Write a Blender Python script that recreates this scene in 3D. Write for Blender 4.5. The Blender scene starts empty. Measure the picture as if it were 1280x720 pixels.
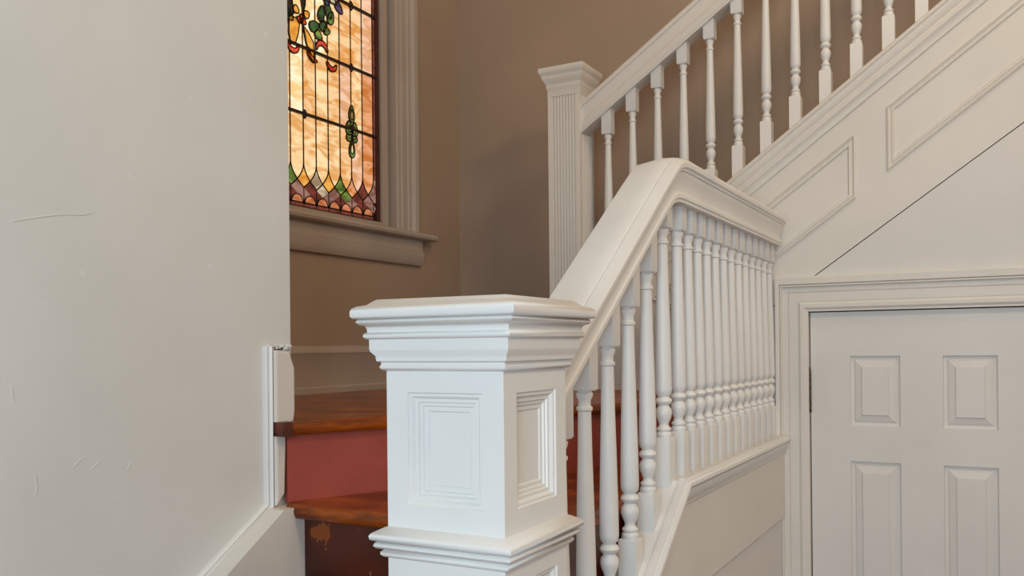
import bpy, bmesh, math, random
from mathutils import Vector, Matrix
random.seed(4)
S = bpy.context.scene
COL = S.collection

# ------------------------------------------------------------------ camera
EYE = 1.55
YAW = math.atan(608 / 1110)
cam_data = bpy.data.cameras.new('camera')
cam_data.sensor_width = 36.0
cam_data.lens = 36.0 * 1110 / 1280
cam_data.shift_y = (434 - 360) / 1280
cam_data.clip_start = 0.02
cam = bpy.data.objects.new('camera', cam_data)
COL.objects.link(cam)
cam.matrix_world = (Matrix.Translation((0, 0, EYE)) @ Matrix.Rotation(YAW, 4, 'Z')
                    @ Matrix.Rotation(math.pi / 2, 4, 'X') @ Matrix.Rotation(-0.01, 4, 'Z'))
S.camera = cam

# ------------------------------------------------------------------ world and lights
w = bpy.data.worlds.new('world')
S.world = w
w.use_nodes = True
w.node_tree.nodes['Background'].inputs[0].default_value = (0.75, 0.85, 1.0, 1)
w.node_tree.nodes['Background'].inputs[1].default_value = 0.6

def area(name, loc, target, sx, sy, power, color):
    d = bpy.data.lights.new(name, 'AREA')
    d.shape = 'RECTANGLE'; d.size = sx; d.size_y = sy; d.energy = power; d.color = color
    o = bpy.data.objects.new(name, d); COL.objects.link(o)
    o.location = loc
    o.rotation_euler = (Vector(target) - Vector(loc)).to_track_quat('-Z', 'Y').to_euler()
    return o
area('front_window_daylight', (0.30, -1.65, 1.80), (-0.75, 2.0, 1.5), 1.2, 1.7, 58, (0.70, 0.87, 1.0))
area('hall_ceiling_lamp', (1.55, 0.9, 3.9), (0.2, 2.2, 1.3), 0.6, 0.6, 30, (1.0, 0.76, 0.50))
area('upper_hall_lamp', (0.1, 2.2, 4.3), (-1.0, 3.6, 2.3), 0.5, 0.5, 11, (1.0, 0.74, 0.5))

S.view_settings.view_transform = 'Standard'
S.view_settings.look = 'None'
S.view_settings.exposure = 0.16
S.view_settings.gamma = 1.0
S.view_settings.use_curve_mapping = False

# ------------------------------------------------------------------ materials
def lin(c):
    return tuple((v / 12.92 if v <= 0.04045 else ((v + 0.055) / 1.055) ** 2.4) for v in c) + (1,)

def paint(name, c1, c2, scale=6.0, rough=0.45, bump=0.05, bscale=60.0, stretch=(1, 1, 1), spec=0.4):
    m = bpy.data.materials.new(name); m.use_nodes = True
    nt = m.node_tree; b = nt.nodes['Principled BSDF']
    g = nt.nodes.new('ShaderNodeNewGeometry')
    mp = nt.nodes.new('ShaderNodeMapping'); mp.inputs['Scale'].default_value = stretch
    nt.links.new(g.outputs['Position'], mp.inputs['Vector'])
    n = nt.nodes.new('ShaderNodeTexNoise'); n.inputs['Scale'].default_value = scale; n.inputs['Detail'].default_value = 6
    nt.links.new(mp.outputs[0], n.inputs['Vector'])
    r = nt.nodes.new('ShaderNodeValToRGB')
    r.color_ramp.elements[0].position = 0.32; r.color_ramp.elements[1].position = 0.68
    r.color_ramp.elements[0].color = lin(c1); r.color_ramp.elements[1].color = lin(c2)
    nt.links.new(n.outputs['Fac'], r.inputs[0]); nt.links.new(r.outputs[0], b.inputs['Base Color'])
    b.inputs['Roughness'].default_value = rough
    b.inputs['Specular IOR Level'].default_value = spec
    if bump:
        n2 = nt.nodes.new('ShaderNodeTexNoise'); n2.inputs['Scale'].default_value = bscale; n2.inputs['Detail'].default_value = 5
        nt.links.new(mp.outputs[0], n2.inputs['Vector'])
        bp = nt.nodes.new('ShaderNodeBump'); bp.inputs['Strength'].default_value = bump; bp.inputs['Distance'].default_value = 0.01
        nt.links.new(n2.outputs['Fac'], bp.inputs['Height']); nt.links.new(bp.outputs[0], b.inputs['Normal'])
    return m

WHITE = paint('white_gloss_paint', (.885, .88, .865), (.91, .905, .89), 4, .38, .05, 45)
CREAM = paint('cream_trim_paint', (.865, .845, .81), (.89, .87, .835), 3, .45, .05, 40)
DOORP = paint('door_paint', (.86, .85, .83), (.89, .88, .86), 3, .5, .04, 40)
PLASTER_LEFT = paint('scuffed_plaster_paint', (.835, .835, .815), (.87, .87, .855), 2.2, .6, .12, 14)
PLASTER_WHITE = paint('white_plaster_paint', (.86, .85, .83), (.885, .87, .85), 2.2, .6, .08, 18)
TAN = paint('tan_wall_paint', (.66, .575, .495), (.695, .605, .52), 2.0, .6, .08, 25)
TANTRIM = paint('beige_window_trim_paint', (.70, .65, .60), (.74, .69, .64), 3, .42, .04, 30)
WOOD = paint('worn_orange_varnish', (.36, .15, .045), (.66, .32, .08), 9, .26, .08, 40, (1, 1, 6))
WOODD = paint('dark_tread_end', (.25, .11, .08), (.42, .22, .16), 30, .4, .1, 60)
RED = paint('brick_red_riser_paint', (.61, .275, .235), (.66, .315, .26), 6, .45, .06, 25)
BRASS = paint('aged_steel', (.20, .16, .13), (.50, .44, .38), 60, .35, .05, 80)
BRASS.node_tree.nodes['Principled BSDF'].inputs['Metallic'].default_value = 0.7
DARK = paint('dark_gap', (.14, .09, .06), (.20, .13, .09), 30, .8, 0)
LEAD = paint('lead_came', (.13, .085, .06), (.20, .13, .09), 40, .5, .05, 60)
SASHRED = paint('dark_red_sash', (.28, .15, .12), (.36, .20, .16), 20, .5, .05, 40)
FLOORM = paint('floor_boards_varnish', (.40, .22, .11), (.52, .30, .15), 3, .35, .08, 20, (12, 1, 1))
CEIL = paint('ceiling_paint', (.82, .80, .77), (.85, .83, .80), 3, .7, .03)

# worn dark riser: dark varnish with a patch of orange varnish and pale scuffs
def riser_dark():
    m = paint('worn_dark_riser', (.17, .07, .045), (.33, .13, .07), 5, .3, .1, 30)
    nt = m.node_tree; b = nt.nodes['Principled BSDF']
    src = b.inputs['Base Color'].links[0].from_socket
    g = nt.nodes.new('ShaderNodeNewGeometry')
    n = nt.nodes.new('ShaderNodeTexNoise'); n.inputs['Scale'].default_value = 28; n.inputs['Detail'].default_value = 3
    nt.links.new(g.outputs['Position'], n.inputs['Vector'])
    sub = nt.nodes.new('ShaderNodeVectorMath'); sub.operation = 'DISTANCE'
    sub.inputs[1].default_value = (-1.425, 1.65, 1.105)
    nt.links.new(g.outputs['Position'], sub.inputs[0])
    ad = nt.nodes.new('ShaderNodeMath'); ad.operation = 'MULTIPLY_ADD'
    ad.inputs[1].default_value = 0.09
    nt.links.new(n.outputs['Fac'], ad.inputs[0]); nt.links.new(sub.outputs['Value'], ad.inputs[2])
    lt = nt.nodes.new('ShaderNodeMath'); lt.operation = 'LESS_THAN'; lt.inputs[1].default_value = 0.072
    nt.links.new(ad.outputs[0], lt.inputs[0])
    mx = nt.nodes.new('ShaderNodeMix'); mx.data_type = 'RGBA'
    nt.links.new(lt.outputs[0], mx.inputs['Factor']); nt.links.new(src, mx.inputs['A'])
    mx.inputs['B'].default_value = lin((.52, .26, .08))
    n3 = nt.nodes.new('ShaderNodeTexNoise'); n3.inputs['Scale'].default_value = 45; n3.inputs['Detail'].default_value = 2
    nt.links.new(g.outputs['Position'], n3.inputs['Vector'])
    gt = nt.nodes.new('ShaderNodeMath'); gt.operation = 'GREATER_THAN'; gt.inputs[1].default_value = 0.70
    nt.links.new(n3.outputs['Fac'], gt.inputs[0])
    mx2 = nt.nodes.new('ShaderNodeMix'); mx2.data_type = 'RGBA'
    nt.links.new(gt.outputs[0], mx2.inputs['Factor']); nt.links.new(mx.outputs['Result'], mx2.inputs['A'])
    mx2.inputs['B'].default_value = lin((.50, .33, .25))
    nt.links.new(mx2.outputs['Result'], b.inputs['Base Color'])
    return m
RISERD = riser_dark()

def add_scuff(m, scale, thr, col):
    nt = m.node_tree; b = nt.nodes['Principled BSDF']
    src = b.inputs['Base Color'].links[0].from_socket
    g = nt.nodes.new('ShaderNodeNewGeometry')
    n = nt.nodes.new('ShaderNodeTexNoise'); n.inputs['Scale'].default_value = scale; n.inputs['Detail'].default_value = 3
    nt.links.new(g.outputs['Position'], n.inputs['Vector'])
    r = nt.nodes.new('ShaderNodeMapRange'); r.inputs['From Min'].default_value = thr; r.inputs['From Max'].default_value = thr + .04
    nt.links.new(n.outputs['Fac'], r.inputs['Value'])
    mx = nt.nodes.new('ShaderNodeMix'); mx.data_type = 'RGBA'
    nt.links.new(r.outputs[0], mx.inputs['Factor']); nt.links.new(src, mx.inputs['A']); mx.inputs['B'].default_value = lin(col)
    nt.links.new(mx.outputs['Result'], b.inputs['Base Color'])
add_scuff(WOOD, 18, .70, (.62, .50, .46))
add_scuff(PLASTER_LEFT, 16, .73, (.885, .885, .89))
add_scuff(RED, 26, .74, (.33, .14, .13))

def glass(name, c1, c2, strength=1.0, scale=14.0):
    m = bpy.data.materials.new(name); m.use_nodes = True
    nt = m.node_tree; b = nt.nodes['Principled BSDF']
    g = nt.nodes.new('ShaderNodeNewGeometry')
    mp = nt.nodes.new('ShaderNodeMapping'); mp.inputs['Scale'].default_value = (1, .7, 1.8)
    mp.inputs['Rotation'].default_value = (.35, 0, 0)
    nt.links.new(g.outputs['Position'], mp.inputs['Vector'])
    n = nt.nodes.new('ShaderNodeTexNoise'); n.inputs['Scale'].default_value = scale; n.inputs['Detail'].default_value = 4
    n.inputs['Distortion'].default_value = 1.2
    nt.links.new(mp.outputs[0], n.inputs['Vector'])
    r = nt.nodes.new('ShaderNodeValToRGB')
    r.color_ramp.elements[0].position = .38; r.color_ramp.elements[1].position = .62
    r.color_ramp.elements[0].color = lin(c1); r.color_ramp.elements[1].color = lin(c2)
    nt.links.new(n.outputs['Fac'], r.inputs[0])
    nt.links.new(r.outputs[0], b.inputs['Emission Color']); b.inputs['Emission Strength'].default_value = strength
    b.inputs['Base Color'].default_value = (.03, .025, .02, 1); b.inputs['Roughness'].default_value = .15
    return m
G = {
 'pale': glass('pale_opal_glass', (.96, .78, .52), (1.0, .94, .80)),
 'honey': glass('honey_opal_glass', (.86, .62, .36), (.97, .84, .64)),
 'amber': glass('amber_streaky_glass', (.84, .56, .26), (.94, .78, .58)),
 'pink': glass('pinkish_opal_glass', (.82, .58, .38), (.93, .76, .64)),
 'orange': glass('orange_streaky_glass', (.74, .42, .16), (.88, .62, .44)),
 'grey': glass('greyish_opal_glass', (.55, .46, .36), (.78, .72, .60)),
 'mauve': glass('mauve_glass', (.42, .26, .22), (.60, .44, .40)),
 'wine': glass('wine_glass', (.30, .12, .10), (.44, .20, .16)),
 'green': glass('green_glass', (.22, .32, .10), (.46, .55, .24)),
 'deepgreen': glass('deep_green_glass', (.05, .12, .06), (.18, .34, .18)),
 'black': glass('near_black_glass', (.05, .06, .04), (.12, .12, .08)),
 'red': glass('red_glass', (.62, .12, .07), (.86, .30, .20)),
 'gold': glass('gold_glass', (.80, .50, .14), (.92, .68, .30)),
 'violet': glass('violet_jewel', (.16, .12, .22), (.34, .28, .42)),
 'scallop': glass('orange_scallop_glass', (.62, .34, .18), (.80, .50, .34)),
}

# ------------------------------------------------------------------ mesh helpers
def origin_of(p):
    v = Vector((0, 0, 0))
    while p is not None:
        v += p.location; p = p.parent
    return v

def mk(name, verts, faces, mat, parent=None, smooth=None, loc=None):
    me = bpy.data.meshes.new(name)
    base = origin_of(parent)
    off = base if loc is None else Vector(loc)
    me.from_pydata([tuple(Vector(v) - off) for v in verts], [], faces)
    bm = bmesh.new(); bm.from_mesh(me)
    bmesh.ops.recalc_face_normals(bm, faces=bm.faces)
    bm.to_mesh(me); bm.free()
    if smooth:
        for p in me.polygons: p.use_smooth = True
        me.set_sharp_from_angle(angle=math.radians(smooth))
    me.materials.append(mat)
    o = bpy.data.objects.new(name, me); COL.objects.link(o)
    if loc is not None: o.location = off - base
    o.parent = parent
    return o

class MB:
    def __init__(s): s.v = []; s.f = []
    def add(s, v, f):
        k = len(s.v); s.v += [tuple(p) for p in v]; s.f += [tuple(i + k for i in q) for q in f]
    def box(s, a, b):
        x0, y0, z0 = a; x1, y1, z1 = b
        s.add([(x0,y0,z0),(x1,y0,z0),(x1,y1,z0),(x0,y1,z0),(x0,y0,z1),(x1,y0,z1),(x1,y1,z1),(x0,y1,z1)],
              [(0,3,2,1),(4,5,6,7),(0,1,5,4),(1,2,6,5),(2,3,7,6),(3,0,4,7)])
    def prism(s, pts, fn, d0, d1):
        """2-D polygon pts mapped by fn(u, v, d), closed between depth d0 and d1"""
        n = len(pts)
        s.add([fn(u, v, d0) for u, v in pts] + [fn(u, v, d1) for u, v in pts],
              [tuple(range(n))[::-1], tuple(range(n, 2*n))] + [(i, (i+1) % n, n+(i+1) % n, n+i) for i in range(n)])
    def loft(s, loops, closed_loop=True, cap=True, closed_path=False):
        n = len(loops[0]); k = len(loops); v = [p for l in loops for p in l]; f = []
        for i in range(k if closed_path else k - 1):
            a = i * n; b = ((i + 1) % k) * n
            for j in range(n if closed_loop else n - 1):
                f.append((a + j, a + (j+1) % n, b + (j+1) % n, b + j))
        if cap and closed_loop and not closed_path:
            f.append(tuple(range(n))[::-1]); f.append(tuple(range((k-1)*n, k*n)))
        s.add(v, f)
    def make(s, name, mat, parent=None, smooth=None, loc=None):
        return mk(name, s.v, s.f, mat, parent, smooth, loc)

def thing(name, label, cat, loc, group=None):
    o = bpy.data.objects.new(name, None); COL.objects.link(o); o.location = loc
    o.empty_display_size = .1
    o['label'] = label; o['category'] = cat
    if group: o['group'] = group
    return o
def struct(o, label, cat):
    o['kind'] = 'structure'; o['label'] = label; o['category'] = cat
    return o
def struct_empty(name, loc, label, cat):
    o = bpy.data.objects.new(name, None); COL.objects.link(o); o.location = loc
    return struct(o, label, cat)

XZ = lambda u, v, d: (u, d, v)       # u = x, v = z, d = y
YZ = lambda u, v, d: (d, u, v)       # u = y, v = z, d = x
XY = lambda u, v, d: (u, v, d)

def bx(name, a, b, mat, parent=None):
    m = MB(); m.box(a, b); return m.make(name, mat, parent)

def inset(poly, d):
    """shrink a convex polygon (either winding) by d"""
    n = len(poly)
    A = sum(poly[i][0]*poly[(i+1) % n][1] - poly[(i+1) % n][0]*poly[i][1] for i in range(n))
    sgn = 1 if A > 0 else -1
    L = []
    for i in range(n):
        p = Vector(poly[i]); q = Vector(poly[(i+1) % n]); e = (q - p).normalized()
        nn = Vector((-e.y, e.x)) * sgn
        L.append((p + nn*d, e))
    out = []
    for i in range(n):
        p, e = L[i-1]; q, g = L[i]
        den = e.x*g.y - e.y*g.x
        t = ((q.x-p.x)*g.y - (q.y-p.y)*g.x) / den
        out.append((p.x + e.x*t, p.y + e.y*t))
    return out

def panel_loops(m, poly, loops, fn, base, sgn):
    """nested loops (inset, height towards the viewer) closed by a centre face"""
    rings = [[fn(u, v, base + sgn*h) for u, v in inset(poly, d)] for d, h in loops]
    m.loft(rings, True, False)
    n = len(poly); k = len(m.v) - n
    m.f.append(tuple(range(k, k + n)))

# ------------------------------------------------------------------ setting
WY = 3.33            # wall under the upper flight
WWX = -2.36          # window wall
LWX = -1.54          # near left wall
BY = 3.775           # tan back wall
Z1, Z2 = 1.375, 1.18
CZ = 4.6

struct(bx('floor', (-2.6, -2.02, -.1), (2.4, 3.9, 0), FLOORM), 'varnished hall floor below the stairs', 'floor')
struct(bx('ceiling', (-2.6, -2.02, CZ), (2.4, 4.0, CZ+.1), CEIL), 'pale ceiling high over the stairwell', 'ceiling')
struct(bx('wall_left', (-1.66, -1.9, 0), (LWX, 1.668, CZ), PLASTER_LEFT), 'scuffed pale plaster wall at the left, ending in a corner beside the winding steps', 'wall')
# wall with the stained glass window: four pieces around the opening
GY0, GY1, GZ0, GZ1 = 2.02, 3.235, 2.07, 3.66
m = MB()
for a, b in (((WWX-.2, -1.9, 0), (WWX, GY0, CZ)), ((WWX-.2, GY1, 0), (WWX, 4.0, CZ)),
             ((WWX-.2, GY0, 0), (WWX, GY1, GZ0)), ((WWX-.2, GY0, GZ1), (WWX, GY1, CZ))):
    m.box(a, b)
struct(m.make('wall_window', TAN), 'tan painted stairwell wall around the stained glass window', 'wall')
struct(bx('wall_back', (WWX, BY, 0), (2.4, BY+.12, CZ), TAN), 'tan wall behind the upper flight and its fluted post', 'wall')
struct(bx('wall_right', (2.3, -1.9, 0), (2.42, BY, CZ), PLASTER_WHITE), 'pale wall of the hall out of frame to the right', 'wall')
# wall behind the camera, with the opening of the front window
m = MB()
m.box((-2.6, -2.02, 0), (-.45, -1.9, CZ)); m.box((1.15, -2.02, 0), (2.4, -1.9, CZ))
m.box((-.45, -2.02, 0), (1.15, -1.9, .8)); m.box((-.45, -2.02, 2.9), (1.15, -1.9, CZ))
struct(m.make('wall_front', PLASTER_WHITE), 'pale hall wall behind the viewpoint with the front window opening', 'wall')

# wall under the stairs: triangular plaster above the door, jambs beside it
DX0, DX1, DZ = -.597, .132, 1.664
def crack_z(x): return 1.802 + .7117*(x + .573)
def cap_z(x): return 2.229 + .7346*(x + .798)
m = MB()
m.prism([(-.573-.20, 0), (DX0-.012, 0), (DX0-.012, DZ+.012), (DX1+.012, DZ+.012), (DX1+.012, 0), (2.3, 0), (2.3, crack_z(2.3)-.004), (-.573-.20, crack_z(-.773)-.004)], XZ, WY+.002, WY+.06)
m.f = [f for f in m.f]
o = m.make('wall_understairs', PLASTER_WHITE)
struct(o, 'white plaster wall under the slanting stair board, around the small door', 'wall')

# ------------------------------------------------------------------ landing, winders and steps
stair = thing('winding_staircase', 'wooden winding staircase with worn orange treads and red and dark risers behind the white newel', 'staircase', (-1.2, 1.0, 0))
dx, dy = .437, .899
RS = (-1.517, 1.628)
rl = lambda t, o=0: (RS[0] + dx*t + dy*o, RS[1] + dy*t - dx*o)

def slab(name, pts, z, th, mat, nose=None, parent=stair):
    """tread: polygon with rounded front edge; nose = number of leading points forming the front edge"""
    m = MB(); n = len(pts)
    prof = [(0, -th), (.006, -th*.85), (.010, -th*.5), (.007, -th*.15), (0.0, 0)]
    front = set(range(nose or 0))
    loops = []
    cx = sum(p[0] for p in pts)/n; cy = sum(p[1] for p in pts)/n
    for d, z_ in prof:
        lp = []
        for i, p in enumerate(pts):
            if i in front:
                v = Vector(front_dir) * d
                lp.append((p[0]+v.x, p[1]+v.y, z+z_))
            else: lp.append((p[0], p[1], z+z_))
        loops.append(lp)
    m.loft(loops)
    return m.make(name, mat, parent, 35)

# upper winder / landing (z1)
front_dir = (dy, -dx)
a = rl(-.025, .022); b = rl(1.60, .022)
slab('tread', [a, b, (b[0], WY-.002), (-1.25, WY-.002), (-1.25, BY), (WWX, BY), (WWX, .7), (-1.662, .7), (-1.662, 1.670), (-1.538, 1.670), (-1.538, 1.605)], Z1, .032, WOOD, 2)
# plain end of the nosing that wraps round the wall corner
e0 = (-1.494, 1.590); e1 = (-1.484, 1.612); e2 = (-1.537, 1.640); e3 = (-1.537, 1.592)
m = MB(); m.prism([e0, e1, e2, e3], XY, Z1-.033, Z1+.001)
o = m.make('nosing_end', WOODD, stair); o['label'] = 'dark worn end of the top nosing'
p0 = rl(0); p1 = rl(1.60); p2 = rl(1.60, -.02); p3 = rl(0, -.02)
m = MB(); m.prism([p0, p1, p2, p3], XY, Z2-.004, Z1-.032)
o = m.make('riser', RED, stair); o['label'] = 'brick red painted riser'
# lower winder (z2)
front_dir = (0, -1)
slab('tread', [(-1.500, 1.612), (-.80, 1.612), (-.80, WY), (-1.2, WY), (-1.66, 1.75), (-1.56, 1.70)], Z2, .034, WOOD, 2)
o = bx('riser', (-1.56, 1.64, .996), (-.80, 1.66, Z2-.034), RISERD, stair); o['label'] = 'dark scuffed riser with an orange patch'
bx('carriage_board', (-.820, 1.662, .60), (-.802, WY-.002, Z2-.034), RISERD, stair)
R = .1967
for i in range(1, 6):
    z = Z2 - .184 - .1992*(i-1); y = 1.612 - .27*i
    slab('tread', [(-1.50, y), (-.80 if y > 1.34 else -.86, y), (-.80 if y > 1.34 else -.86, y+.30), (-1.50, y+.30)], z, .032, WOOD, 2)
    bx('riser', (-1.50, y+.028, max(0, z-.1992)), (-.80 if y > 1.34 else -.86, y+.048, z-.032), RISERD, stair)

# ------------------------------------------------------------------ skirting on the near left wall
m = MB()
low = [(1.655, .93), (1.655, 1.168), (1.600, 1.178), (1.571, 1.166)]
yy, zz = 1.571, 1.160
m.prism([(1.655, .80), (1.655, 1.172), (1.571, 1.172), (1.377, 1.050), (.0, .17), (.0, 0), (.9, 0), (1.3, .4)], YZ, LWX-.004, LWX+.065)
struct(m.make('baseboard_left', CREAM), 'painted skirting board slanting down the near left wall beside the steps', 'baseboard')
m = MB()
# upright skirting board at the corner, with a chamfered top
m.prism([(1.592, 1.172), (1.622, 1.20), (1.628, 1.345), (1.650, 1.347), (1.660, 1.40), (1.660, 1.505), (1.652, 1.522), (1.643, 1.545), (1.592, 1.549)], YZ, LWX-.004, LWX+.022)
ob = m.make('baseboard_corner', CREAM)
bv = ob.modifiers.new('bevel', 'BEVEL'); bv.width = .006; bv.segments = 2
struct(ob, 'short upright skirting board on the corner of the near left wall', 'baseboard')
# bead moulding: upright piece then a slanting piece
bead = [(0, 0), (0, .014), (.004, .019), (.008, .014), (.009, .008), (.013, .012), (.017, .008), (.017, 0)]
m = MB()
loops = []
for (y0, z0, ny, nz) in ((1.589, 1.558, -1, 0), (1.589, 1.172, -1, .55), (1.377, 1.041, -.55, 1), (0.0, .172, -.55, 1)):
    loops.append([(LWX + h, y0 + ny*s, z0 + nz*s) for s, h in bead])
m.loft(loops)
struct(m.make('trim_1', WHITE), 'narrow bead moulding edging the skirting of the near left wall', 'moulding')
# broken plaster edge over the skirting
m = MB(); random.seed(8)
for i in range(16):
    y = 1.580 + i*.0056; r_ = random.uniform(.003, .007)
    c = (LWX + random.uniform(0, .006), y, 1.556 + random.uniform(-.006, .004))
    vs = [(c[0]+r_*1.3*a, c[1]+r_*b, c[2]+r_*d) for a, b, d in ((1,0,0),(-1,0,0),(0,1,0),(0,-1,0),(0,0,1),(0,0,-1))]
    m.add(vs, [(0,2,4),(2,1,4),(1,3,4),(3,0,4),(2,0,5),(1,2,5),(3,1,5),(0,3,5)])
o = m.make('plaster_crumbs', PLASTER_LEFT, bpy.data.objects['wall_left'], 60); o['kind'] = 'stuff'; o['label'] = 'crumbled plaster edge over the skirting'
m = MB(); m.box((LWX-.001, 1.603, 1.549), (LWX+.002, 1.640, 1.556))
m.make('plaster_gap', DARK, bpy.data.objects['wall_left'])
# hairline cracks and drips standing slightly proud of the paint
m = MB(); random.seed(21)
for pts in ([(.962, 1.783), (.985, 1.790), (1.02, 1.799), (1.06, 1.808), (1.10, 1.812), (1.118, 1.818)],
            [(1.075, 1.330), (1.088, 1.342), (1.100, 1.346)], [(1.115, 1.322), (1.130, 1.334)], [(1.195, 1.312), (1.203, 1.326)],
            [(.957, 1.49), (.958, 1.475), (.961, 1.46)], [(1.000, 1.325), (1.003, 1.300), (1.000, 1.290)]):
    for i in range(len(pts)-1):
        p = Vector(pts[i]); q = Vector(pts[i+1]); d = (q-p).normalized(); n_ = Vector((-d.y, d.x))*.0008
        m.prism([tuple(p+n_), tuple(q+n_), tuple(q-n_), tuple(p-n_)], YZ, LWX-.001, LWX+.0012)
o = m.make('hairline_crack', PLASTER_LEFT, bpy.data.objects['wall_left']); o['kind'] = 'stuff'

# skirting of the window wall
def sweep_board(name, x, y0, y1, z0, prof, mat, kindlabel):
    m = MB()
    m.loft([[(x + h, y, z0 + v) for h, v in prof] for y in (y0, y1)])
    return struct(m.make(name, mat, None, 40), kindlabel, 'baseboard')
bprof = [(0, 0), (.022, 0), (.022, .022), (.014, .028), (.014, .155), (.018, .160), (.012, .178), (.004, .185), (0, .188)]
sweep_board('baseboard_window', WWX, .7, BY, Z1, bprof, TANTRIM, 'tan skirting board below the stained glass window')
m = MB()
m.loft([[(x, BY - h, Z1 + v) for h, v in bprof] for x in (WWX, -1.2)])
struct(m.make('baseboard_back', TANTRIM, None, 40), 'tan skirting board on the back wall behind the fluted post', 'baseboard')

# ------------------------------------------------------------------ stained glass window
GX = -2.40
win = struct_empty('window_1', (WWX, 2.6, GZ0), 'backlit stained glass window of amber strips with wreath, ribbons and scalloped border', 'window')
# casing profile (distance outwards from opening, proud of wall)
cas = [(-.004, -.05), (-.004, .012), (0, .018), (.022, .018), (.026, .024), (.050, .024), (.056, .014), (.075, .014), (.080, .020), (.100, .020), (.106, .028), (.112, .034), (.135, .036), (.146, .030), (.150, .022), (.172, .016), (.176, 0)]
m = MB()
lp = []
for d, h in cas:
    lp.append([(WWX+h, GY1+d, GZ0+.012), (WWX+h, GY1+d, GZ1+d), (WWX+h, GY0-d, GZ1+d), (WWX+h, GY0-d, GZ0+.012)])
m.loft(lp, False, False)
m.make('window_casing', TANTRIM, win, 30)
# stool and apron
m = MB()
st = [(-.06, 2.062), (.055, 2.062), (.062, 2.050), (.060, 2.040), (.050, 2.036), (.030, 2.034), (-.0, 2.034), (-.06, 2.034)]
st = [(-.05, 2.083), (.045, 2.079), (.060, 2.072), (.064, 2.062), (.060, 2.052), (.046, 2.047), (0, 2.047), (-.05, 2.047)]
m.loft([[(WWX+h, y, z) for h, z in st] for y in (1.78, 3.485)])
m.make('window_stool', TANTRIM, win, 40)
m = MB()
ap = [(0, 2.047), (.020, 2.047), (.024, 2.035), (.022, 1.995), (.034, 1.990), (.032, 1.965), (.026, 1.942), (.018, 1.930), (0, 1.930)]
m.loft([[(WWX+h, y, z) for h, z in ap] for y in (1.84, 3.415)])
m.make('window_apron', TANTRIM, win, 40)
# sash: outer beige frame, inner dark red frame
def ring(y0, y1, z0, z1, t, x0, x1, mat, name, lbl=None, tb=None):
    m = MB()
    tb = tb or t
    for a, b in (((x0, y0, z0), (x1, y0+t, z1)), ((x0, y1-t, z0), (x1, y1, z1)), ((x0, y0+t, z0), (x1, y1-t, z0+tb)), ((x0, y0+t, z1-t), (x1, y1-t, z1))):
        m.box(a, b)
    o = m.make(name, mat, win)
    if lbl: o['label'] = lbl
    return o
SY0, SY1, SZ0, SZ1 = 2.04, 3.218, 2.072, 3.64
ring(SY0, SY1, SZ0, SZ1, .048, GX-.035, GX+.016, TANTRIM, 'sash', tb=.034)
ring(SY0+.048, SY1-.048, SZ0+.034, SZ1-.048, .024, GX-.02, GX+.006, SASHRED, 'inner_sash', 'dark red inner sash frame', tb=.007)
o = bx('sash_gap', (GX-.03, SY1, SZ0), (GX+.004, SY1+.017, SZ1), DARK, win)
bx('window_backing', (GX-.06, GY0, GZ0), (GX-.04, GY1, GZ1), DARK, win)

W = .0742; YR = 3.126
bnd = [YR - W*k for k in range(14)]      # leads between the strips
ZB = [2.479, 2.741, 3.003, 3.265, 3.52]
z0, tA, tB = 2.288, 1.0, 1.41421
def arc(yb, s, t0, t1, n=5):
    return [(yb + s*.5*W*(t0+(t1-t0)*i/n)**2, z0 - .070*(t0+(t1-t0)*i/n)) for i in range(n+1)]
panes = []; lines = []
def pane(poly, c, th=.004, x=GX, nm='pane'):
    m = MB(); m.prism(poly, YZ, x-.002, x+th-.002)
    o = m.make(nm, G[c], win)
    return o
colr = ['orange', 'pink', 'honey', 'honey', 'amber', 'honey', 'pale', 'pale', 'honey', 'amber', 'pale', 'honey', 'amber']
rowmix = [['orange', 'pink', 'amber', 'honey', 'honey', 'honey', 'honey', 'honey', 'amber', 'pale', 'honey', 'honey', 'pink'],
          ['orange', 'honey', 'pink', 'amber', 'honey', 'amber', 'pale', 'honey', 'pink', 'amber', 'pale', 'honey', 'amber'],
          ['pink', 'amber', 'amber', 'honey', 'pale', 'pale', 'pale', 'honey', 'pink', 'amber', 'honey', 'pale', 'amber'],
          ['pink', 'amber', 'honey', 'pale', 'honey', 'pale', 'pale', 'amber', 'pale', 'honey', 'amber', 'pink', 'honey'],
          ['honey', 'pink', 'pale', 'honey', 'amber', 'pale', 'honey', 'amber', 'pale', 'honey', 'pink', 'amber', 'honey']]
e = .002
for k in range(13):
    yl, yr = bnd[k+1], bnd[k]
    L = arc(yl, 1, 0, tA); Rr = arc(yr, -1, 0, tA)
    pane([(yr-e, ZB[0]), (yl+e, ZB[0])] + L[:-1] + [L[-1]] + Rr[:-1][::-1], rowmix[0][k])
    for r_ in range(4):
        pane([(yr-e, ZB[r_]+e), (yr-e, ZB[r_+1]-e), (yl+e, ZB[r_+1]-e), (yl+e, ZB[r_]+e)], rowmix[r_+1][k])
    mid = (yl+yr)/2
    # small diamond under each lancet tip, scallop below, border piece
    A1 = arc(yl, 1, tA, tB, 3); A2 = arc(yr, -1, tA, tB, 3)
    pane([(mid, 2.218)] + A1[1:] + [(mid, 2.164)] + A2[1:][::-1], ['mauve', 'wine', 'green', 'mauve', 'grey', 'wine', 'mauve'][k % 7])
    rs = W*.43
    sc = [(mid + rs*math.cos(math.pi*i/8), 2.128 + .031*math.sin(math.pi*i/8)) for i in range(9)]
    pane(sc, 'scallop')
    pane([(yl+e, 2.112), (yr-e, 2.112), (yr-e, 2.126), (yl+e, 2.126)], 'wine')
    lines.append(([(mid-.5*W, 2.128)] + sc[::-1] + [(mid+.5*W, 2.128)], .0022))
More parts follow.
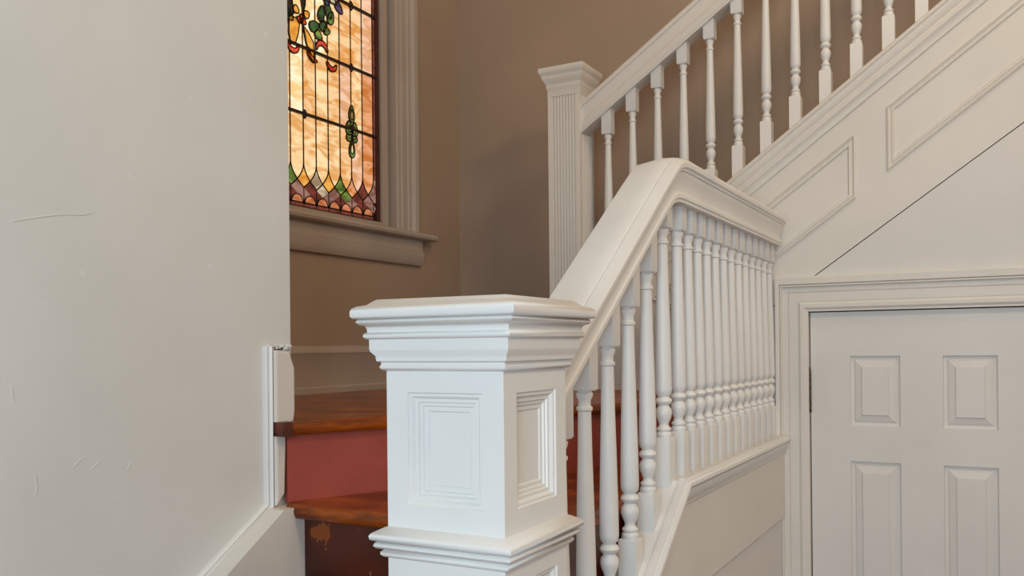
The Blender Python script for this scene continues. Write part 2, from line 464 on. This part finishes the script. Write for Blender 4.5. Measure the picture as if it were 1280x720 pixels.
kite = ['mauve', 'wine', 'orange', 'green', 'gold', 'grey', 'gold', 'green', 'mauve', 'orange', 'green', 'gold', 'grey', 'green']
for k in range(14):
    b_ = bnd[k]
    u1 = arc(b_, 1, 0, tA, 4); u2 = arc(b_, -1, 0, tA, 4)
    d1 = arc(b_+W, -1, tA, tB, 3); d2 = arc(b_-W, 1, tA, tB, 3)
    if k == 0:
        pane(u2 + d2[1:] + [(b_+.016, 2.19), (b_+.016, 2.288)], kite[k])
    elif k < 13:
        pane([u1[0]] + u1[1:] + d1[1:-1] + [d1[-1]] + d2[1:-1][::-1] + u2[1:][::-1], kite[k])
    hi = min(b_+.5*W, YR+.016)
    sp = [(b_, 2.188), (hi, 2.165), (hi-.004, 2.158), (b_+.008, 2.150), (b_, 2.130), (b_-.008, 2.150), (b_-.5*W+.004, 2.158), (b_-.5*W, 2.165)]
    if k < 13: pane(sp, 'wine' if k % 2 else 'mauve')
    lines.append(([(b_, 3.52), (b_, z0)], .0032))
    if k > 0: lines.append((arc(b_, 1, 0, tB, 8), .0028))
    if k < 13: lines.append((arc(b_, -1, 0, tB, 8), .0028))
    lines.append(([(b_, 2.188), (b_, 2.112)], .0022))
for k in range(4):
    pane([(YR+e, ZB[k]+e), (YR+.018, ZB[k]+e), (YR+.018, ZB[k+1]-e), (YR+e, ZB[k+1]-e)], 'wine')
pane([(YR+e, 2.29), (YR+.018, 2.29), (YR+.018, ZB[0]-e), (YR+e, ZB[0]-e)], 'wine')
for z in ZB: lines.append(([(bnd[-1], z), (YR+.020, z)], .0058))
for z in (2.128, 2.110): lines.append(([(bnd[-1], z), (YR+.020, z)], .003))

# ornaments, leaded on in front of the strips
orn_lines = []
def ornament(poly, c, lead=True):
    pane(poly, c, .006, GX+.003, 'ornament_pane')
    if lead: orn_lines.append((poly + [poly[0]], .0024))
def leaf(cy, cz, L, wd, ang, c):
    pts = []
    for i in range(12):
        a = 2*math.pi*i/12
        u = L*.5*math.cos(a); v = wd*.5*math.sin(a)*(1-.35*math.cos(a))
        pts.append((cy + u*math.cos(ang) - v*math.sin(ang), cz + u*math.sin(ang) + v*math.cos(ang)))
    ornament(pts, c)
def ribbon(cy, cz, r0, wd, a0, a1, c, n=9, zs=1.0):
    o_ = []; i_ = []
    for i in range(n+1):
        a = math.radians(a0 + (a1-a0)*i/n); t = math.sin(math.pi*i/n)
        w_ = wd*(.35+.65*t)
        o_.append((cy + (r0+w_/2)*math.cos(a), cz + zs*(r0+w_/2)*math.sin(a)))
        i_.append((cy + (r0-w_/2)*math.cos(a), cz + zs*(r0-w_/2)*math.sin(a)))
    ornament(o_ + i_[::-1], c)
def jewel(cy, cz, r_=.014):
    ornament([(cy, cz+r_*1.15), (cy+r_, cz), (cy, cz-r_*1.15), (cy-r_, cz)], 'violet')
jewel(2.686, 2.479); jewel(2.978, 2.741); jewel(2.980, 3.003, .016); jewel(2.30, 2.479); jewel(2.10, 2.741)
def fleur(cy, cz):
    leaf(cy, cz+.075, .072, .034, math.pi/2, 'green'); leaf(cy, cz+.072, .044, .017, math.pi/2, 'scallop')
    leaf(cy, cz-.075, .072, .034, math.pi/2, 'green'); leaf(cy, cz-.072, .044, .017, math.pi/2, 'pale')
    for s_ in (-1, 1):
        leaf(cy+s_*.019, cz+.012, .062, .036, math.pi/2, 'green'); leaf(cy+s_*.016, cz-.022, .046, .030, math.pi/2+s_*.5, 'green')
        leaf(cy+s_*.016, cz+.010, .028, .016, math.pi/2, 'grey' if s_ < 0 else 'orange')
        leaf(cy+s_*.014, cz-.022, .018, .012, math.pi/2, 'pink')
fleur(2.977, 2.469); fleur(2.24, 2.469)
# wreath and bow, centred on the lead just right of the wall edge
wy, wz = 2.672, 2.855
for s_ in (-1, 1):
    # tapering gold tails of the bow
    if s_ > 0: tail = [(wy+.010, wz-.030), (wy+.036, wz-.045), (wy+.068, wz-.078), (wy+.070, wz-.160), (wy+.050, wz-.140), (wy+.026, wz-.090)]
    else: tail = [(wy-.012, wz-.026), (wy-.030, wz-.012), (wy-.070, wz-.010), (wy-.072, wz-.080), (wy-.060, wz-.120), (wy-.038, wz-.115), (wy-.020, wz-.070)]
    ornament(tail, 'gold')
    if s_ > 0: ribbon(wy+.078, 2.745, .040, .020, 175, 285, 'red')
    else: ribbon(wy-.048, 2.742, .030, .020, 190, 350, 'red')
    ribbon(wy+s_*.120, 2.752, .034, .020, 15, 175, 'red', zs=1.1)
    ribbon(wy+s_*.180, 2.728, .028, .020, 190, 350, 'red')
    leaf(wy+s_*.030, wz+.022, .034, .030, .6*s_, 'gold'); leaf(wy+s_*.012, wz-.012, .030, .026, -.4*s_, 'red')
    leaf(wy+s_*.075, wz-.010, .062, .042, s_*.5, 'deepgreen')
    leaf(wy+s_*.100, wz-.040, .046, .036, -s_*.5, 'green')
    leaf(wy+s_*.128, wz+.008, .052, .034, s_*1.0, 'deepgreen')
    leaf(wy+s_*.118, wz+.055, .070, .036, s_*1.35, 'deepgreen')
    leaf(wy+s_*.150, wz-.008, .040, .030, s_*.2, 'green')
    leaf(wy+s_*.158, wz+.085, .078, .038, s_*1.9, 'deepgreen')
    leaf(wy+s_*.176, wz+.055, .060, .036, s_*1.2, 'green')
    leaf(wy+s_*.145, wz+.125, .060, .030, s_*2.2, 'violet')
    leaf(wy+s_*.228, wz+.112, .056, .036, -s_*.7, 'violet')
    leaf(wy+s_*.190, wz+.130, .050, .026, -s_*.2, 'grey')
leaf(wy, wz-.005, .020, .034, 0, 'red')
ornament([(wy-.10, wz+.14), (wy-.115, wz+.05), (wy-.075, wz-.02), (wy-.045, wz+.0), (wy-.055, wz+.07)], 'black')
ornament([(wy+.006, wz+.15), (wy+.0, wz+.07), (wy+.010, wz+.02), (wy+.022, wz+.06), (wy+.026, wz+.15)], 'black')

def came(name, segs, x, h):
    m = MB()
    for pts, hw in segs:
        for i in range(len(pts)-1):
            p = Vector(pts[i]); q = Vector(pts[i+1]); d = q - p
            if d.length < 1e-5: continue
            d.normalize(); n_ = Vector((-d.y, d.x))*hw
            p = p - d*hw*.3; q = q + d*hw*.3
            m.prism([tuple(p+n_), tuple(q+n_), tuple(q-n_), tuple(p-n_)], YZ, x-.003, x+h)
    return m.make(name, LEAD, win)
came('lead_came', lines, GX, .0035)
came('saddle_bars', [([(bnd[-1], z), (YR+.020, z)], .0052) for z in ZB], GX+.006, .006)
came('ornament_lead', orn_lines, GX+.003, .006)

# ------------------------------------------------------------------ wall door under the stairs
door = struct_empty('door_1', (DX0, WY, 0), 'small white six panel door under the stairs with a steel hinge', 'door')
FD = WY + .012     # door face plane
def panelled(name, us, vs, holes, loops, fn, base, sgn, mat, parent, back=None, pname='panel', extra=None):
    """flat face split in a grid; hole cells become separate recessed/raised panels"""
    m = MB()
    for i in range(len(us)-1):
        for j in range(len(vs)-1):
            c = [(us[i], vs[j]), (us[i+1], vs[j]), (us[i+1], vs[j+1]), (us[i], vs[j+1])]
            if (i, j) in holes:
                pm = MB(); panel_loops(pm, c, loops, fn, base, sgn); pm.make(pname, mat, parent)
            else:
                m.add([fn(u, v, base) for u, v in c], [(0, 1, 2, 3)])
    if extra: extra(m)
    return m.make(name, mat, parent)
us = [DX0, -.463, -.299, -.166, -.002, DX1]
vs = [.012, .16, .50, .60, 1.134, 1.259, 1.507, DZ]
dl = [(0, 0), (.003, -.009), (.012, -.010), (.018, -.006), (.036, -.001), (.040, .003)]
def dbody(m):
    x0, x1, za, zb = DX0, DX1, .012, DZ
    m.add([(x0, FD, za), (x1, FD, za), (x1, FD, zb), (x0, FD, zb), (x0, FD+.035, za), (x1, FD+.035, za), (x1, FD+.035, zb), (x0, FD+.035, zb)],
          [(4, 5, 6, 7), (0, 1, 5, 4), (1, 2, 6, 5), (2, 3, 7, 6), (3, 0, 4, 7)])
panelled('door_leaf', us, vs, {(i, j) for i in (1, 3) for j in (1, 3, 5)}, dl, XZ, FD, -1, DOORP, door, extra=dbody)
bx('door_gap', (DX0-.012, FD+.02, 0), (DX1+.012, FD+.05, DZ+.012), DARK, door)
# hinge: two leaves and a knuckle
hx, hz0, hz1 = DX0-.006, 1.305, 1.456
m = MB()
for i in range(5):
    a_ = hz0 + (hz1-hz0)*i/5; b_ = hz0 + (hz1-hz0)*(i+1)/5 - .002
    m.loft([[(hx+.0075*math.cos(t*math.pi/5), FD-.008+.0075*math.sin(t*math.pi/5), z) for t in range(10)] for z in (a_, b_)])
m.loft([[(hx+r_*math.cos(t*math.pi/5), FD-.008+r_*math.sin(t*math.pi/5), z) for t in range(10)] for r_, z in ((.0055, hz1-.002), (.007, hz1+.004), (.003, hz1+.012))])
m.box((hx+.002, FD-.0015, hz0), (hx+.008, FD+.001, hz1)); m.box((hx-.008, FD-.0025, hz0), (hx-.001, FD+.003, hz1))
o = m.make('hinge', BRASS, door, 40); o['label'] = 'worn steel hinge'
# doorstop/jamb and casing
jm = MB()
jm.box((DX0-.030, WY-.010, 0), (DX0-.004, WY+.06, DZ+.03)); jm.box((DX1+.004, WY-.010, 0), (DX1+.030, WY+.06, DZ+.03)); jm.box((DX0-.004, WY-.010, DZ+.004), (DX1+.004, WY+.06, DZ+.03))
struct(jm.make('trim_2', CREAM), 'narrow white jamb lining the small door', 'moulding')
cp = [(.010, -.004), (.010, .010), (.018, .016), (.030, .017), (.036, .012), (.040, .010), (.040, .012), (.070, .012), (.073, .009), (.075, .012), (.092, .012), (.095, .022), (.099, .022), (.101, .017), (.104, .024), (.126, .026), (.131, .022), (.131, -.004)]
m = MB(); lp = []
for d, h in cp:
    lp.append([(DX0-min(d, .117), WY-h, 0), (DX0-min(d, .117), WY-h, DZ+d), (DX1+d, WY-h, DZ+d), (DX1+d, WY-h, 0)])
m.loft(lp, False, False)
struct(m.make('trim_3', CREAM, None, 25), 'stepped white casing framing the small door under the stairs', 'moulding')

# ------------------------------------------------------------------ upper flight: stringer board with mouldings and panels
up = thing('upper_staircase', 'white panelled side of the upper flight rising to the right above the small door', 'staircase', (-1.4, WY, Z1))
K = 1.057
m = MB()
m.prism([(-1.492, Z1), (-1.17, Z1), (-.573, crack_z(-.573)), (1.2, crack_z(1.2)), (1.2, cap_z(1.2)-.02), (-1.492, cap_z(-1.492)-.02)], XZ, WY, WY+.03)
m.make('stringer_board', CREAM, up)
bx('stringer_gap', (-.60, WY+.012, 1.70), (-.59, WY+.03, 1.80), DARK, up)
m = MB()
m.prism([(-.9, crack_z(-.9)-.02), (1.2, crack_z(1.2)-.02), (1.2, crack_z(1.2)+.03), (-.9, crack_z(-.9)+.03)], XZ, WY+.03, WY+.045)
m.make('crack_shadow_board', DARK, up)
# cap moulding: profile (proud, vertical offset under cap line)
capp = [(-.075, -.03), (-.075, -.004), (.018, 0), (.024, -.006), (.026, -.016), (.020, -.024), (.022, -.030), (.018, -.048), (.012, -.058), (.013, -.066), (.018, -.070), (.018, -.082), (.011, -.092), (.006, -.108), (.006, -.116), (0, -.120), (-.01, -.120)]
m = MB()
m.loft([[(x, WY-h, cap_z(x)+v) for h, v in capp] for x in (-1.492, 1.2)])
m.make('stringer_cap', CREAM, up, 35)
ml = [(0, -.001), (0, .006), (.005, .010), (.010, .004), (.013, .002), (.017, .007), (.022, .008), (.026, .001), (.028, -.001)]
def sp_panel(poly):
    pm = MB()
    rings = [[XZ(u, v, WY - h) for u, v in inset(poly, d)] for d, h in ml]
    pm.loft(rings, True, False)
    o = pm.make('panel_moulding', CREAM, up, 25)
sl = .735
def par(xa, xb, zta, zba):
    return [(xa, zba), (xb, zba+sl*(xb-xa)), (xb, zta+sl*(xb-xa)), (xa, zta)]
sp_panel([(-1.165, 1.548), (-.995, 1.424+.215), (-.433, 2.065), (-.433, 2.290), (-1.30, 2.290-.735*.867)][:0] or
         [(-1.02, 1.640), (-.435, 2.063), (-.435, 2.293), (-1.20, 1.735)])
sp_panel(par(-.333, .375, 2.370, 2.146))
sp_panel(par(.475, 1.10, 2.964, 2.740))
# steps of the upper flight, behind the board
for i in range(11):
    x = -1.36 + i*.262; z = Z1 + .1925*(i+1)
    bx('tread', (x-.02, WY+.075, z-.03), (x+.262, BY, z), WOOD, up)
    bx('riser', (x, WY+.075, z-.1925), (x+.018, BY, z-.03), CREAM, up)

# ------------------------------------------------------------------ balusters
def baluster_mesh(name, cx, cy, foot, top, zb, slope, dirx, s=.021, L=.395, turn=1.0, parent=None, mat=WHITE, seg=18):
    """square foot and head blocks, turned shaft. zb = z of the lower bead. foot/top are z at the centre, blocks are cut at slope."""
    prof = [(-.090, .0185), (-.084, .0200), (-.078, .0185), (-.075, .0150), (-.072, .0185), (-.068, .0185), (-.062, .0125), (-.056, .0120),
            (-.050, .0145), (-.040, .0185), (-.030, .0205), (-.020, .0190), (-.013, .0140), (-.010, .0135), (-.006, .0190), (0, .0215), (.006, .0190), (.010, .0140),
            (.013, .0150), (.018, .0195), (.030, .0210), (.10, .0200), (.20, .0178), (.30, .0150), (L-.006, .0135), (L-.003, .0165), (L+.003, .0165), (L+.005, .0130),
            (L+.016, .0128), (L+.024, .0165), (L+.031, .0175), (L+.033, .0145), (L+.036, .0145)]
    m = MB()
    rings = [[(cx + r_*turn*math.cos(2*math.pi*i/seg), cy + r_*turn*math.sin(2*math.pi*i/seg), zb + h) for i in range(seg)] for h, r_ in prof]
    m.loft(rings)
    def block(za, zc, cut_low):
        c = [(-s, -s), (s, -s), (s, s), (-s, s)]
        k = lambda u: slope * (u[0] if dirx else u[1])
        ch = .004
        if cut_low:
            loops = [[(cx+u[0], cy+u[1], za + k(u)) for u in c], [(cx+u[0], cy+u[1], zc-ch) for u in c], [(cx+u[0]*.86, cy+u[1]*.86, zc) for u in c]]
        else:
            loops = [[(cx+u[0]*.86, cy+u[1]*.86, za) for u in c], [(cx+u[0], cy+u[1], za+ch) for u in c], [(cx+u[0], cy+u[1], zc + k(u)) for u in c]]
        m.loft(loops)
    block(foot, zb-.090, True)
    block(zb+L+.036, top, False)
    return m.make(name, mat, parent, 40, (cx, cy, foot))

# ------------------------------------------------------------------ lower balustrade
BXC = -.733
low = thing('lower_balustrade', 'nearer white balustrade, rising from the big newel then level to the door casing', 'balustrade', (BXC, 1.34, .6))
KY = 2.126; SZ = 1.215; SL = .72
def shoe_z(y): return SZ - SL*max(0, KY - y)
def rail_z(y): return 1.918 - SL*max(0, 2.105 - y)
ys = [1.40, 1.52, 1.64, 1.762, 1.885, 2.005, 2.122]
for y in ys:
    slope = SL
    zb = shoe_z(y) + .165 + (.035 if y > 2.1 else 0)
    baluster_mesh('baluster', BXC, y, shoe_z(y)-.002 - (.02 if y > 2.1 else 0), rail_z(y)+.012, zb, SL, False, parent=low)
ys2 = [2.238 + .0873*i for i in range(13)]
first = None
for i, y in enumerate(ys2):
    if i == 0:
        first = baluster_mesh('baluster', BXC, y, SZ-.001, 1.924, 1.417, 0, False, parent=low)
    else:
        c = first.copy(); COL.objects.link(c); c.location = first.location + Vector((0, y - ys2[0], 0)); c.parent = low
# handrail
hp = [(0, .112), (.030, .110), (.034, .107), (.038, .109), (.056, .103), (.062, .094), (.061, .084), (.055, .080), (.055, .076), (.050, .073), (.050, .069),
      (.046, .062), (.041, .046), (.038, .030), (.040, .022), (.044, .018), (.044, .010), (.040, .006), (.040, 0)]
hp = [(x, z-.008) for x, z in hp]
full = hp + [(-x, z) for x, z in hp[::-1][:-1] if not .029 < x < .05 or z < .09]
path = []
for y in (1.325, 1.99): path.append((y, rail_z(y)))
for y, z in ((2.04, 1.870), (2.075, 1.893), (2.10, 1.907), (2.13, 1.915), (2.17, 1.918), (3.312, 1.918)): path.append((y, z))
m = MB()
m.loft([[(BXC + x*1.0, y, z + v) for x, v in full] for y, z in path])
m.make('handrail', WHITE, low, 32)
# shoe rail (cap of the closed stringer)
shp = [(.063, 0), (.068, -.004), (.069, -.012), (.064, -.018), (.060, -.022), (.058, -.040), (.052, -.048), (.050, -.060), (.046, -.064), (-.046, -.064), (-.055, -.045), (-.055, -.004), (-.05, 0)]
SP = [1.335, KY, 3.312]
m = MB()
m.loft([[(BXC + x, y, shoe_z(y) + v) for x, v in shp] for y in SP])
m.make('shoe_rail', WHITE, low, 32)
# fillet strip raised along the shoe's outer edge
m = MB()
m.loft([[(BXC + x, y, shoe_z(y) + v) for x, v in ((.036, -.002), (.036, .005), (.040, .007), (.054, .007), (.057, -.002))] for y in SP])
m.make('shoe_fillet', WHITE, low, 32)
# closed stringer and its board
m = MB()
bz = lambda y: min(.915, shoe_z(y) - .14)
m.prism([(1.335, shoe_z(1.335)-.06), (KY, SZ-.06), (3.328, SZ-.06), (3.328, .925), (1.90, .925), (1.70, .78), (1.335, shoe_z(1.335)-.20)], YZ, BXC-.05, BXC+.046)
m.make('stringer_board', CREAM, low)
m = MB()
m.prism([(1.335, 0), (3.328, 0), (3.328, .93), (1.90, .93), (1.70, .785), (1.335, shoe_z(1.335)-.19)], YZ, BXC-.05, BXC+.036)
struct(m.make('wall_landing', PLASTER_WHITE), 'plain wall below the level balustrade, set back under its board', 'wall')

# ------------------------------------------------------------------ newel post
NX0, NX1, NY0, NY1 = -.842, -.632, 1.127, 1.337
ncx, ncy = (NX0+NX1)/2, (NY0+NY1)/2
newel = thing('newel_post', 'large square white newel post in front with recessed panels and a stepped moulded cap', 'newel post', (ncx, ncy, 0))
H = .105
def sq_loft(prof, name, mat, parent, cx=ncx, cy=ncy, smooth=55):
    m = MB()
    m.loft([[(cx+h*a, cy+h*b, z) for a, b in ((-1,-1),(1,-1),(1,1),(-1,1))] for h, z in prof])
    return m.make(name, mat, parent, smooth)
# shaft faces, each panelled
faces = [
    (lambda u, v, d: (ncx+u, ncy-H-d, v)),
    (lambda u, v, d: (ncx+H+d, ncy+u, v)),
    (lambda u, v, d: (ncx-u, ncy+H+d, v)),
    (lambda u, v, d: (ncx-H-d, ncy-u, v))]
nl = [(0, 0), (.002, -.003), (.006, -.003), (.010, -.008), (.015, -.008), (.0165, -.0115), (.021, -.0115), (.0225, -.0145), (.029, -.0145), (.031, -.017)]
def newel_shaft(name, z0_, z1_, pz0, pz1):
    m = MB()
    for fn in faces:
        u4 = [-H, -.066, .068, H]; v4 = [z0_, pz0, pz1, z1_]
        for i in range(3):
            for j in range(3):
                c = [(u4[i], v4[j]), (u4[i+1], v4[j]), (u4[i+1], v4[j+1]), (u4[i], v4[j+1])]
                if (i, j) == (1, 1):
                    pm = MB(); panel_loops(pm, c, nl, fn, 0, 1); pm.make('recessed_panel', WHITE, newel)
                else:
                    m.add([fn(u, v, 0) for u, v in c], [(0, 1, 2, 3)])
    m.box((ncx-.08, ncy-.08, z0_), (ncx+.08, ncy+.08, z1_))
    return m.make(name, WHITE, newel)
newel_shaft('shaft', 1.262, 1.525, 1.308, 1.482)
newel_shaft('plinth', .0, 1.232, .35, 1.196)
capf = [(H-.004, 1.515), (H+.002, 1.515), (H+.006, 1.517), (H+.008, 1.521), (H+.006, 1.525), (H+.006, 1.528), (H+.011, 1.530), (H+.012, 1.535), (H+.012, 1.538), (H+.018, 1.545),
        (H+.019, 1.549), (H+.019, 1.562), (H+.0195, 1.564), (H+.023, 1.565), (H+.026, 1.569), (H+.025, 1.573), (H+.021, 1.575), (H+.0215, 1.581), (H+.024, 1.585), (H+.030, 1.587), (H+.034, 1.591),
        (H+.032, 1.5945), (H+.030, 1.5955), (H+.037, 1.5965), (H+.040, 1.600), (H+.040, 1.6075), (H+.038, 1.612), (H+.032, 1.6155), (H+.022, 1.6175), (H+.014, 1.624), (H+.010, 1.6265), (0.02, 1.628)]
capf = [(h, z) for h, z in capf]
sq_loft(capf, 'cap', WHITE, newel)
belt = [(H-.004, 1.222), (H+.005, 1.224), (H+.009, 1.228), (H+.009, 1.232), (H+.005, 1.235), (H+.006, 1.2365), (H+.014, 1.238), (H+.017, 1.242), (H+.015, 1.247), (H+.011, 1.2485), (H+.016, 1.2495), (H+.021, 1.252), (H+.022, 1.258), (H+.019, 1.262), (H+.004, 1.270), (H-.001, 1.272), (H-.004, 1.272)]
sq_loft(belt, 'belt_moulding', WHITE, newel)
sq_loft([(H+.02, 0), (H+.02, .15), (H+.012, .165), (H+.004, .18), (H-.002, .18)], 'base_block', WHITE, newel)

# ------------------------------------------------------------------ fluted newel of the upper flight
FX0, FX1 = -1.637, -1.493
fw = (FX1-FX0)/2; fcx = (FX0+FX1)/2; fcy = WY - .01 + fw
fl = thing('fluted_newel_post', 'fluted cream newel post with a flared cap at the foot of the upper flight', 'newel post', (fcx, fcy, Z1))
prof2d = []
def side(n=8):
    pts = [(-fw, -fw)]
    a0, a1 = -fw+.018, fw-.018; st_ = (a1-a0)/n
    for i in range(n):
        c0 = a0 + i*st_
        pts += [(c0+.002, -fw), (c0+st_*.3, -fw+.006), (c0+st_*.7, -fw+.006), (c0+st_-.002, -fw)]
    return pts
sd = side()
for q in range(4):
    for (a_, b_) in sd:
        for _ in range(q): a_, b_ = -b_, a_
        prof2d.append((a_, b_))
m = MB()
m.loft([[(fcx+a_, fcy+b_, z) for a_, b_ in prof2d] for z in (Z1+.22, 2.59)]
      + [[(fcx+(fw-.0005)*a_/max(abs(a_), abs(b_)), fcy+(fw-.0005)*b_/max(abs(a_), abs(b_)), 2.592) for a_, b_ in prof2d]])
m.make('shaft', CREAM, fl, 20)
ft = 2.606
sq_loft([(fw+.001, 2.588), (fw+.001, ft+.010), (fw+.004, ft+.016), (fw+.006, ft+.024), (fw+.004, ft+.030), (fw+.008, ft+.036), (fw+.016, ft+.050), (fw+.020, ft+.062), (fw+.019, ft+.066), (fw+.024, ft+.072), (fw+.030, ft+.082), (fw+.030, ft+.096), (fw+.028, ft+.099), (.01, ft+.102)], 'cap', CREAM, fl, fcx, fcy)
sq_loft([(fw+.012, Z1), (fw+.012, Z1+.18), (fw+.006, Z1+.20), (fw, Z1+.225)], 'base_block', CREAM, fl, fcx, fcy)

# ------------------------------------------------------------------ upper balustrade
ub = thing('upper_balustrade', 'white balustrade of the upper flight with a slanting handrail climbing away from the fluted post', 'balustrade', (-1.46, WY+.04, 2.0))
UY = WY + .040
def urail(x): return 2.432 + .680*(x + 1.485)
xs = [-1.389 + .1062*i for i in range(16)]
firstu = None
for i, x in enumerate(xs):
    ft_ = cap_z(x) - .003; tp = urail(x) + .014
    if firstu is None:
        firstu = baluster_mesh('baluster', x, UY, ft_, tp, ft_ + .213, .73, True, s=.0205, L=.372, turn=.90, parent=ub)
    else:
        c = firstu.copy(); COL.objects.link(c)
        c.location = firstu.location + Vector((x-xs[0], 0, ft_ - (cap_z(xs[0])-.003))); c.parent = ub
up_p = [(0, .135), (.024, .133), (.027, .127), (.030, .127), (.040, .122), (.043, .113), (.040, .104), (.034, .102), (.034, .097), (.030, .090), (.028, .070), (.030, .050), (.036, .042), (.036, .038), (.041, .034), (.041, .010), (.037, .004), (.036, 0)]
fu = up_p + [(-a_, b_) for a_, b_ in up_p[::-1][:-1]]
m = MB()
m.loft([[(x, UY - h, urail(x) + v) for h, v in fu] for x in (FX1-.003, .5)])
m.make('handrail', CREAM, ub, 32)
